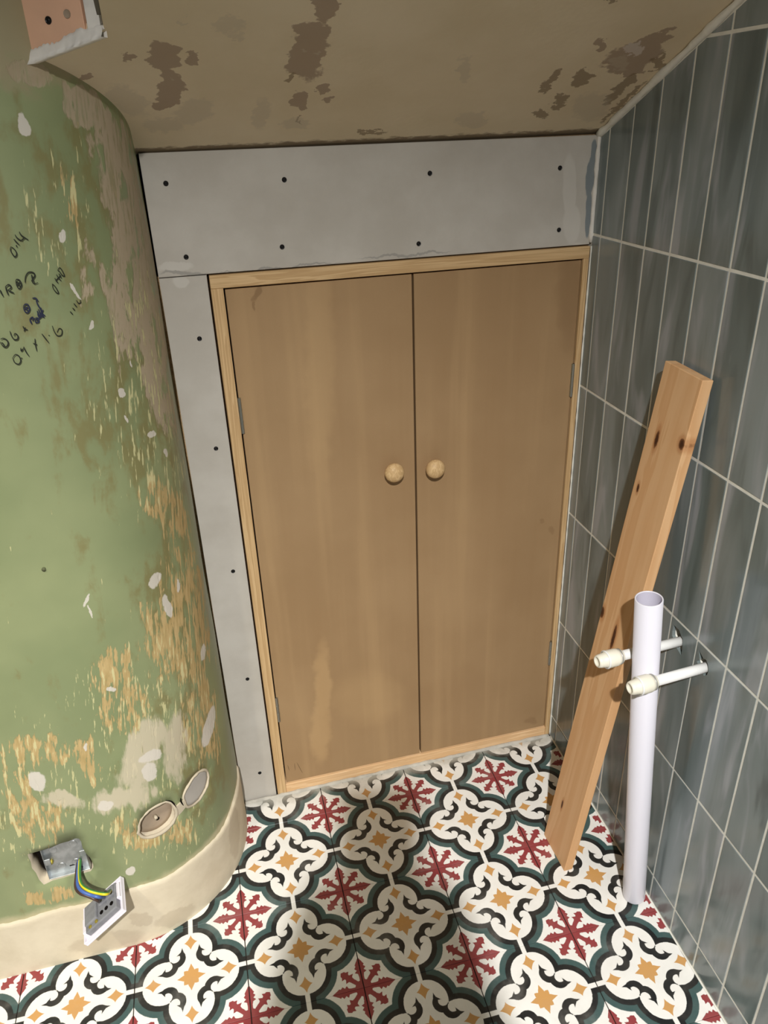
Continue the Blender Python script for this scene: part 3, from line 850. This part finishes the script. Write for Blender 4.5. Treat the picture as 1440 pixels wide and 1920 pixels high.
link('plaster_bridge', bm_mesh(bm), MT['plaster'], dish)
for seq, nm in (([(310, 1500), (320, 1502), (326, 1508), (330, 1516), (331, 1522)], 1), ([(338, 1496), (339, 1503), (344, 1511)], 2)):
    P = spline([Vector((*on_wall(u, v), 0)) for u, v in seq], 4)
    tube('crack', [wall_pt(q.x, q.y, .0012) for q in P], [.0016*math.sin(math.pi*(.12+.8*i/(len(P)-1))) for i in range(len(P))], MT['dark'], dish, 6)

# handwriting on the green paint
def ribbon_bm(bm, pts, wd, off=.0007):
    P = [Vector((*on_wall(u, v), 0)) for u, v in pts]
    P = spline(P, 4) if len(P) > 2 else [P[0].lerp(P[1], k/4) for k in range(5)]
    n = len(P); L = []; R_ = []
    for i, q in enumerate(P):
        t = (P[min(i+1, n-1)]-P[max(i-1, 0)]).normalized(); nn = Vector((-t.y, t.x, 0))
        k = wd*(.40+.5*math.sin(math.pi*(i+.5)/n))/2
        L.append(bm.verts.new(wall_pt(q.x+nn.x*k, q.y+nn.y*k, off+.0016))); R_.append(bm.verts.new(wall_pt(q.x-nn.x*k, q.y-nn.y*k, off+.0016)))
    for i in range(n-1): bm.faces.new((L[i], L[i+1], R_[i+1], R_[i]))
def write(label, strokes, mat, wd=.0016):
    bm = bmesh.new()
    for st in strokes: ribbon_bm(bm, [(x*.15102, 410+y*.15102) for x, y in st], wd)
    bmesh.ops.solidify(bm, geom=bm.faces[:], thickness=.0012)
    o = link('handwriting', bm_mesh(bm), MT[mat], wall_left); o['label'] = label
write('dark handwritten figures 0.14', [
    [(130, 345), (125, 385), (145, 430), (180, 470), (202, 440), (190, 400), (160, 365), (130, 345)], [(205, 350), (195, 325)], [(165, 250), (190, 280), (235, 325)], [(180, 195), (200, 230), (240, 262), (275, 270)], [(232, 160), (260, 205), (345, 262)], [(262, 262), (300, 235)]], 'ink')
write('dark handwritten letters and figures, word above the sizes', [
    [(0, 880), (12, 915), (36, 960)], [(65, 840), (80, 890), (100, 945)], [(65, 840), (105, 815), (135, 850), (95, 885)], [(95, 885), (135, 905), (170, 920)],
    [(190, 770), (205, 830), (235, 865), (260, 820), (240, 765), (205, 750), (190, 770)], [(205, 775), (225, 810), (245, 840)], [(205, 830), (225, 800), (245, 780)],
    [(305, 790), (310, 720), (345, 665), (400, 665), (425, 700), (400, 750), (390, 770), (420, 805), (465, 790)], [(385, 690), (395, 740), (420, 790)]], 'ink', .0019)
write('dark handwritten figures 0.40', [
    [(640, 805), (650, 860), (690, 915), (718, 925), (700, 880), (670, 835), (640, 805)], [(670, 735), (690, 770), (715, 800)], [(690, 690), (720, 740), (750, 770)], [(680, 770), (745, 700)], [(705, 640), (730, 605), (765, 650), (790, 710), (760, 700), (725, 650), (705, 640)], [(720, 680), (755, 740)]], 'ink')
write('blue-black handwritten figures with a scribbled blot', [
    [(285, 1090), (300, 1140), (335, 1165), (362, 1120), (340, 1065), (305, 1060), (285, 1090)], [(310, 1090), (325, 1120), (345, 1140)], [(300, 1120), (340, 1090)],
    [(395, 985), (435, 985), (470, 1025)], [(440, 1000), (460, 1060), (500, 1130), (525, 1220)], [(455, 1140), (480, 1200), (540, 1215)], [(470, 1120), (500, 1190), (545, 1225)], [(480, 1210), (530, 1130)], [(500, 1100), (515, 1170), (555, 1205)],
    [(420, 1230), (440, 1285), (475, 1275), (460, 1230), (425, 1235)], [(365, 1240), (375, 1275), (390, 1305)], [(365, 1240), (400, 1220), (400, 1265)], [(460, 1180), (490, 1240)], [(440, 1260), (540, 1190)]], 'inkblue', .0022)
write('dark handwritten size 06 x', [
    [(0, 1525), (30, 1570), (70, 1590), (100, 1550), (85, 1505), (40, 1480), (5, 1490)], [(20, 1530), (55, 1570)], [(120, 1390), (140, 1450), (175, 1495), (215, 1490), (218, 1450), (185, 1420), (170, 1450)], [(280, 1330), (300, 1365), (340, 1375)], [(295, 1395), (310, 1345)]], 'ink', .0018)
write('dark handwritten size 0.9 x 1.6', [
    [(155, 1725), (180, 1780), (230, 1800), (255, 1760), (235, 1705), (190, 1680), (155, 1725)], [(262, 1720), (270, 1730)], [(255, 1600), (262, 1640), (290, 1600)], [(290, 1585), (320, 1650), (358, 1705)], [(405, 1540), (440, 1560), (455, 1555)], [(428, 1485), (435, 1560), (452, 1640)],
    [(512, 1425), (550, 1475), (602, 1540)], [(598, 1440), (604, 1450)], [(640, 1325), (665, 1395), (705, 1450), (755, 1440), (760, 1380), (725, 1360), (700, 1410)]], 'ink', .0017)
write('short dark handwritten tally marks', [
    [(860, 1150), (895, 1190)], [(890, 1105), (920, 1140)], [(905, 1050), (945, 1100)], [(935, 1010), (965, 1050), (990, 1040), (985, 1005)]], 'ink', .0017)
p = wall_pt(*on_wall(82, 1067))
tube('drill_hole', [p+Vector((0, -.0022, 0)), p+Vector((0, .004, 0))], .0028, plain('olive_dimple', (92, 96, 66), .8), wall_left, 10)

# ------------------------------------------------------------------ pink board at the head of the rounded wall
bh = empty('wall_bulkhead', PA)
tag(bh, 'upright pink plasterboard with a pale batten where green wall meets ceiling', 'wall', kind='structure')
dab = Vector((PB.x-PA.x, PB.y-PA.y, 0)); LAB = dab.length; dab.normalize()
MBH = frame((0, 0, 0), dab, (0, 0, 1))
zt = 1.95-PA.z; rise = PB.z-PA.z
f_pink = .79
link('pink_plasterboard', plate([(.0, -.004), (LAB*f_pink, rise*f_pink-.004), (LAB*f_pink-.002, zt), (.0, zt)], .0125, bev=.0006, front=.0), MT['pink'], bh, MBH)
link('batten', plate([(LAB*f_pink+.004, rise*f_pink), (LAB+.001, rise), (LAB+.001, zt), (LAB*f_pink+.004, zt)], .02, bev=.001, front=.002), MT['white_filler'], bh, MBH)
link('gap_shade', plate([(.004, .004), (LAB-.004, rise+.004), (LAB-.004, zt), (.004, zt)], .006, front=-.0126), MT['dark'], bh, MBH)  # dark sheet behind the boards, standing in for shade between them
bm = bmesh.new(); rows_ = []
for i in range(41):
    f = i/40; rr = random.Random(i+40); x_ = LAB*1.02*f-.002; z_ = rise*f
    h_ = .0025+.003*math.sin(f*7)**2+.004*f+rr.uniform(-.0015, .0015)
    rows_.append([bm.verts.new(q) for q in ((x_, z_-.008, .0085+rr.uniform(-.003, .003)), (x_, z_-.003, .0050), (x_, z_+h_*.5, .0028), (x_, z_+h_, .0008), (x_, z_+h_, -.004), (x_, z_-.008, -.004))])
for A, B_ in zip(rows_, rows_[1:]):
    for q in range(6): bm.faces.new((A[q], B_[q], B_[(q+1) % 6], A[(q+1) % 6]))
link('plaster_smear', bm_mesh(bm), MT['white_filler'], bh, MBH, smooth=True)
dimple = lathe([(0, -.0002), (.003, .0001), (.0042, .0006), (.0044, -.0004), (0, -.0004)], 12)
for u, v, r in ((91, 38, .0042), (126, 26, .0030)):
    q = MBH.inverted() @ (on_plane(u, v, (dab.y, -dab.x, 0), dab.y*PA.x-dab.x*PA.y) - PA)
    link('screw', sc_me if r > .004 else dimple, MT['dish'], bh, MBH @ Matrix.Translation((q.x, q.y, .0004)))

# ------------------------------------------------------------------ beads of filler and grout along the corners
def bead(name, pts, r, mat, label, seed, flat=1.0):
    rr = random.Random(seed); P = []; R_ = []
    for a, b in zip(pts, pts[1:]):
        a, b = Vector(a), Vector(b); n = max(4, int((b-a).length/.012))
        for i in range(n): P.append(a.lerp(b, i/n)); R_.append(r*rr.uniform(.7, 1.3))
    P.append(Vector(pts[-1])); R_.append(r)
    o = tube(name, P, R_, MT[mat], None, 8); tag(o, label, 'filler', kind='structure'); return o
wx = lambda y: XR+WR*y
bead('trim_2', [(wx(0)-.001, -.001, 1.166), (wx(0)-.0015, -.001, 1.25), (wx(0)-.002, -.002, 1.346)], .0042, 'white_filler', 'white filler bead in the corner between plasterboard and tiles', 1)
bead('trim_3', [(wx(y)-.001, y, CZ0-CSL*y-.005) for y in (0, -.1, -.2, -.3, -.45, -ROOMY)], .0055, 'grout', 'pale grout bead where the tiles meet the sloping ceiling', 2)
bead('trim_4', [(.205, -.006, -.0005), (.5, -.0055, -.0005), (.955, -.006, -.0005)], .0048, 'grout_pale', 'grey grout line between floor tiles and cupboard frame', 3)
bead('trim_5', [(wx(y)-.0012, y, -.0004) for y in (-.01, -.5, -1.2)], .0020, 'grout', 'thin white grout line between floor and tiled wall', 4)
bead('trim_6', [(wx(0)-.0008, -.0045, .0), (wx(0)-.0008, -.0045, 1.16)], .0018, 'grout', 'thin grey grout line between door frame and tiled wall', 5)

# ------------------------------------------------------------------ pine board leaning on the tiles
bm = bmesh.new(); box_bm(bm, (-PW, .0, -PT), (PW, PL, PT), .0012, 2)
Mp = PLANK_M.to_3x3().to_4x4()
for v in bm.verts:                                          # the foot is cut level with the floor
    if v.co.y < .01:
        wz = (Mp @ Vector((v.co.x, 0, v.co.z))).z
        v.co.y += -wz/PLANK_M[2][1] + .0006
Mp.translation = b0
pk = link('wooden_plank', bm_mesh(bm), MT['plank'], None, Mp)
tag(pk, 'long orange pine board with dark knots leaning against the tiled wall', 'plank')

# ------------------------------------------------------------------ white waste pipe standing on the floor
base = Vector((.9225, -.458, .0)); topc = Vector((.857, -.4585, .712))
zl = (topc-base).normalized()
wp = empty('waste_pipe', base)
tag(wp, 'thick white plastic waste pipe standing open-ended beside the board', 'pipe')
Hh = (topc-base).length; ro, ri = .0212, .0188
me = lathe([(ri, 0.004), (ro-.0006, .004), (ro, .006), (ro, Hh-.0008), (ro-.0007, Hh), (ri+.0005, Hh), (ri, Hh-.0008)], 36)
Mz = frame((0, 0, 0), (0, -1, 0), (1, 0, 0)); q = zl.to_track_quat('Z', 'Y').to_matrix().to_4x4()
link('pipe_wall', me, MT['pvc'], wp, q, smooth=True)
link('pipe_bore', lathe([(ri, Hh-.0008), (ri, .004)], 36), MT['pvc_in'], wp, q, smooth=True)

# ------------------------------------------------------------------ two capped supply pipes out of the wall
def supply(hw, end, label):
    o = empty('supply_pipe', hw); tag(o, label, 'pipe', 'capped supply pipes out of the tiled wall')
    d = (Vector(end)-Vector(hw)); Ld = d.length; q = d.normalized().to_track_quat('Z', 'Y').to_matrix().to_4x4()
    c0 = Ld-.046
    link('pipe', lathe([(0, -.03), (.0082, -.03), (.0082, c0+.004), (0, c0+.004)], 20), MT['pb'], o, q, smooth=True)
    f = link('fitting', lathe([(0, c0), (.0105, c0), (.0118, c0+.002), (.0118, c0+.006), (.0136, c0+.008), (.0146, c0+.012), (.0146, c0+.027), (.0138, c0+.030), (.0118, c0+.032), (.0112, c0+.040), (.0104, c0+.044), (.0088, c0+.046), (.0074, c0+.0455), (.0066, c0+.043), (0, c0+.0425)], 24), MT['pbcap'], o, q, smooth=True)
    f['label'] = 'cream push-fit stop end'
    link('ring', lathe([(.0118, c0+.0035), (.0132, c0+.0038), (.0132, c0+.0062), (.0118, c0+.0065)], 24), MT['ring'], f, Matrix.Identity(4), smooth=True)
    link('ring', lathe([(.0146, c0+.028), (.0152, c0+.0285), (.0152, c0+.0305), (.0138, c0+.031)], 24), MT['pb'], f, Matrix.Identity(4), smooth=True)
    return o
supply(hw1, on_floor(1119, 1241, hw1.z+.002), 'capped white supply pipe passing behind the thick waste pipe')
supply(hw2, on_floor(1180, 1291, hw2.z-.002), 'capped white supply pipe passing in front of the thick waste pipe')

# ------------------------------------------------------------------ electrical back box and hanging socket
bc = wall_pt(*on_wall(122, 1611)); 
bb = empty('back_box', bc); tag(bb, 'galvanised steel electrical back box sunk crookedly in the green wall', 'electrical box')
Ml = frame((0, 0, 0), Vector((1, 0, .05)), (0, .16, 1))       # local z out of the wall (towards -y)
hwid, hhgt, dep, th = .0345, .0345, .013, .0011
def bpart(name, lo, hi, mat='steel', par=None): return box(name, lo, hi, MT[mat], par or bb, .0003, 1, Ml if par is None else None)
bp = bpart('back_plate', (-hwid, -hhgt, -dep), (hwid, hhgt, -dep+th))
bpart('side', (-hwid, -hhgt, -dep), (-hwid+th, hhgt, -.001)); bpart('side', (hwid-th, -hhgt, -dep), (hwid, hhgt, -.001))
bpart('side', (-hwid, -hhgt, -dep), (hwid, -hhgt+th, -.001)); bpart('side', (-hwid, hhgt-th, -dep), (hwid, hhgt, -.001))
bpart('lug', (-hwid, -.006, -.004), (-hwid+.010, .006, -.0025)); bpart('lug', (hwid-.010, -.006, -.004), (hwid, .006, -.0025))
for x_, y_ in ((-.018, .016), (.016, .018), (.012, -.02), (-.012, -.021)):
    link('knockout', lathe([(0, .0004), (.0062, .0004), (.0066, 0), (.0062, -.0002), (0, -.0002)], 18), MT['steel'], bp, Matrix.Translation((x_, y_, -dep+th+.0002)))
bpart('slot', (-.024, .026, -dep+th), (-.012, .029, -dep+th+.0006), 'dark', bp); bpart('slot', (.0, -.026, -dep+th), (.010, -.024, -dep+th+.0006), 'dark', bp)
tube('box_screw', [Ml @ Vector((-.026, -.006, -dep+th)), Ml @ Vector((-.026, -.006, -dep+.006))], [.0042, .0036], MT['brass'], bb, 10)
# dark cavity behind the hole: a black sheet in place of real shade
box('cavity_shade', (-.075, -.075, -.047), (.075, .075, -.038), MT['dark'], bb, 0, 1, Ml)

pc = on_back(192, 1705, -.334)
k_ = (pc-CAM).dot(FWD)/FPX
lx = (RIGHT*72-DOWN*65)*k_; A_ = lx.length/2; lx.normalize()  # long side, up to the right
eb = (RIGHT*29+DOWN*29.5)*k_ - FWD*.062; eb -= lx*eb.dot(lx); B2 = eb.length/2; ey = -eb.normalized()
nz = lx.cross(ey)
sk = empty('wall_socket', pc); tag(sk, 'loose white socket plate hanging back-outwards on its coloured wires', 'socket')
Ms = Matrix((lx, ey, nz)).transposed().to_4x4()
T_ = .0095
bm = bmesh.new(); box_bm(bm, (-A_, -B2, -T_), (A_, B2, -T_+.004), .0016, 2); plate_me = bm_mesh(bm)
fp = link('face_plate', plate_me, MT['plastic'], sk, Ms)
for nm, lo, hi in (('rim', (-A_+.0004, -B2+.0004, -T_+.003), (A_-.0004, -B2+.0028, .0)), ('rim', (-A_+.0004, B2-.0028, -T_+.003), (A_-.0004, B2-.0004, .0)),
                   ('rim', (-A_+.0004, -B2+.002, -T_+.003), (-A_+.0028, B2-.002, .0)), ('rim', (A_-.0028, -B2+.002, -T_+.003), (A_-.0004, B2-.002, .0))):
    box(nm, lo, hi, MT['plastic'], fp, .0006)
mod = box('module', (-.034, -.026, -T_+.003), (.036, .026, .006), MT['module'], sk, .002, 2, Ms)
box('module', (-.030, -.018, .005), (-.004, .022, .012), MT['module'], sk, .002, 2, Ms)
box('module', (.0, .002, .005), (.034, .022, .010), MT['module'], sk, .0015, 2, Ms)
box('clip', (-.043, -.020, -T_+.003), (-.035, .010, .004), MT['plastic'], sk, .0015, 1, Ms)
box('clip', (.0365, -.010, -T_+.003), (.0435, .022, .005), MT['plastic'], sk, .0015, 1, Ms)
for x_, y_ in ((.004, -.012), (.015, -.012), (.027, -.012)):
    link('terminal', lathe([(0, .0), (.0036, .0), (.0036, .0012), (.0022, .0012), (.0018, .0004), (0, .0004)], 14), MT['dark'], mod, Matrix.Translation((x_, y_, .006)))
for x_, y_, z_ in ((-.022, -.021, .0062), (-.008, -.021, .0062)):
    link('terminal_screw', lathe([(0, .0), (.003, .0), (.003, .0016), (.0024, .002), (0, .002)], 14), MT['brass'], mod, Matrix.Translation((x_, y_, z_)))
# wires from the box to the terminals (they move with the socket)
def wire(name, px, mat, r, ys, end):
    P = spline([on_back(u, v, y)-pc for (u, v), y in zip(px, ys)]+[Ms @ Vector(end)], 7)
    o = tube(name, P, r, MT[mat], sk, 10)
    if mat == 'earth':
        uvl = o.data.uv_layers.new(name='UVMap'); n = len(o.data.vertices)
        for li, lo in enumerate(o.data.loops):
            k = lo.vertex_index % 10; uvl.data[li].uv = (0, .3 if k in (1, 2, 3, 4, 5) else .9)
    return o
YS = [-.276, -.304, -.326, -.341, -.349, -.353]
wire('earth_wire', [(150, 1612), (149, 1638), (152, 1657), (164, 1668), (182, 1674), (200, 1676)], 'earth', .0029, YS, (.030, .010, .011))
wire('live_wire', [(146, 1614), (143, 1642), (142, 1664), (150, 1675), (166, 1681), (182, 1688)], 'brown', .0026, [y+.004 for y in YS], (.004, .008, .011))
wire('neutral_wire', [(148, 1613), (146, 1640), (146, 1660), (154, 1671), (170, 1678), (186, 1682)], 'blue', .0029, [y+.001 for y in YS], (.016, .008, .011))

# ------------------------------------------------------------------ the rest of the room, behind the photographer
o = box('wall_rear', (-1.35, -3.66, -.05), (1.05, -3.60, 2.42), MT['paint']); tag(o, 'plain plastered wall behind the viewer', 'wall', kind='structure')
o = box('ceiling_room', (-1.35, -3.66, 2.40), (1.05, -ROOMY, 2.46), MT['paint']); tag(o, 'flat room ceiling behind the viewer', 'ceiling', kind='structure')
o = box('wall_outer', (-1.41, -3.66, -.05), (-1.35, -.2, 2.46), MT['paint']); tag(o, 'plain plastered wall out of view at the left', 'wall', kind='structure')
o = box('wall_soffit', (.19, -ROOMY, CZ0+CSL*ROOMY), (1.05, -ROOMY+.012, 2.46), MT['paint']); tag(o, 'upright board above the sloping ceiling', 'wall', kind='structure')
bm = bmesh.new(); yz = [(-ROOMY, CZ0+CSL*ROOMY+.002), (-.30, CZ0+CSL*.30+.002), (-.30, 2.46), (-ROOMY, 2.46)]
A = [bm.verts.new((.203, y, z)) for y, z in yz]; Bk = [bm.verts.new((.192, y, z)) for y, z in yz]
bm.faces.new(A); bm.faces.new(Bk[::-1])
for i in range(4): bm.faces.new((A[i], A[(i+1) % 4], Bk[(i+1) % 4], Bk[i]))
o = link('wall_soffit_side', bm_mesh(bm), MT['paint']); tag(o, 'side board of the stair casing', 'wall', kind='structure')
o = box('ceiling_stair', (-1.35, -ROOMY, 2.40), (.2, -.2, 2.46), MT['paint']); tag(o, 'flat ceiling above the green wall', 'ceiling', kind='structure')

# ------------------------------------------------------------------ the photographer, whose shadow falls on the floor
ph_c = CAM - FWD*.0115 + DOWN*.050 + RIGHT*.018
Mph = Matrix((RIGHT, -DOWN, -FWD)).transposed().to_4x4(); Mph.translation = ph_c
bm = bmesh.new(); box_bm(bm, (-.037, -.076, -.004), (.037, .076, .004), .003, 3)
ph = link('smartphone', bm_mesh(bm), plain('phone_black', (24, 25, 28), .3), None, Mph)
tag(ph, 'dark smartphone held upright in both hands, out of the picture', 'phone')
def m_person():
    g = G('clothes_and_skin'); x, y, z = g.sep(X(g, g.node('ShaderNodeNewGeometry').outputs['Position']))
    skin = g.gt(z, 1.435) if False else z.gt(1.435)
    hands = y.gt(-1.47)*z.gt(1.0)
    n = g.noise(g.coord(), 40, 3)
    cloth = g.mix(z.gt(.97), lin((58, 66, 84)), lin((112, 114, 118)))
    cloth = g.mix(n*.3, cloth, lin((70, 72, 78)))
    return g.out(g.mix(skin.max(hands), cloth, lin((206, 164, 138))), .75, .3)
V = []; Ed = []; Rd = []
def jv(p, r, prev=None):
    V.append(tuple(p)); Rd.append(r); k = len(V)-1
    if prev is not None: Ed.append((prev, k))
    return k
bx, by = .18, -1.68
pel = jv((bx, by, .95), .135); wst = jv((bx, by, 1.10), .12, pel); che = jv((bx, by-.01, 1.27), .14, wst); nk = jv((bx, by+.01, 1.405), .058, che)
hd0 = jv((bx, by+.03, 1.47), .062, nk); hd1 = jv((bx, by+.055, 1.535), .082, hd0); hd2 = jv((bx, by+.045, 1.60), .075, hd1)
jv((bx, by+.145, 1.525), .012, hd1)
for sgn in (-1, 1):
    sh = jv((bx+sgn*.165, by+.0, 1.355), .058, che)
    el = jv((bx+sgn*.235+.02, by+.10, 1.10), .043, sh)
    side = ph_c + RIGHT*sgn*.060 + DOWN*.045
    wr = jv(side - FWD*.085 + DOWN*.045 + RIGHT*sgn*.012, .027, el)
    pm = jv(side - FWD*.030 + DOWN*.008, .022, wr)
    jv(side - FWD*.022 - RIGHT*sgn*.030 + DOWN*(-.018), .0085, jv(side - FWD*.030 - RIGHT*sgn*.008 + DOWN*(-.010), .0095, pm))
    for q in range(4):
        o = DOWN*(-.030+.021*q)
        a_ = jv(side + FWD*.002 + o - RIGHT*sgn*.002, .009, pm)
        b_ = jv(side + FWD*.019 + o - RIGHT*sgn*.018, .0082, a_)
        jv(side + FWD*.016 + o - RIGHT*sgn*(.036 if q in (1, 2) else .030), .007, b_)
    hp = jv((bx+sgn*.09, by, .88), .088, pel); kn = jv((bx+sgn*.10, by+.02, .49), .058, hp); an = jv((bx+sgn*.105, by-.01, .085), .040, kn)
    jv((bx+sgn*.12, by+.15, .035), .032, jv((bx+sgn*.112, by+.05, .045), .036, an))
me = bpy.data.meshes.new('person'); me.from_pydata([tuple(v) for v in V], Ed, [])
pe = link('person', me, m_person())
mod_ = pe.modifiers.new('skin', 'SKIN'); mod_.use_smooth_shade = True
if not me.skin_vertices:
    bm = bmesh.new(); bm.from_mesh(me); bm.verts.layers.skin.verify(); bm.to_mesh(me); bm.free()
SKV = me.skin_vertices[0].data
for k, r in enumerate(Rd): SKV[k].radius = (r, r)
SKV[0].use_root = True
sb_ = pe.modifiers.new('smooth', 'SUBSURF'); sb_.levels = 1; sb_.render_levels = 1
tag(pe, 'person in grey top and dark trousers raising a phone, out of the picture', 'person')
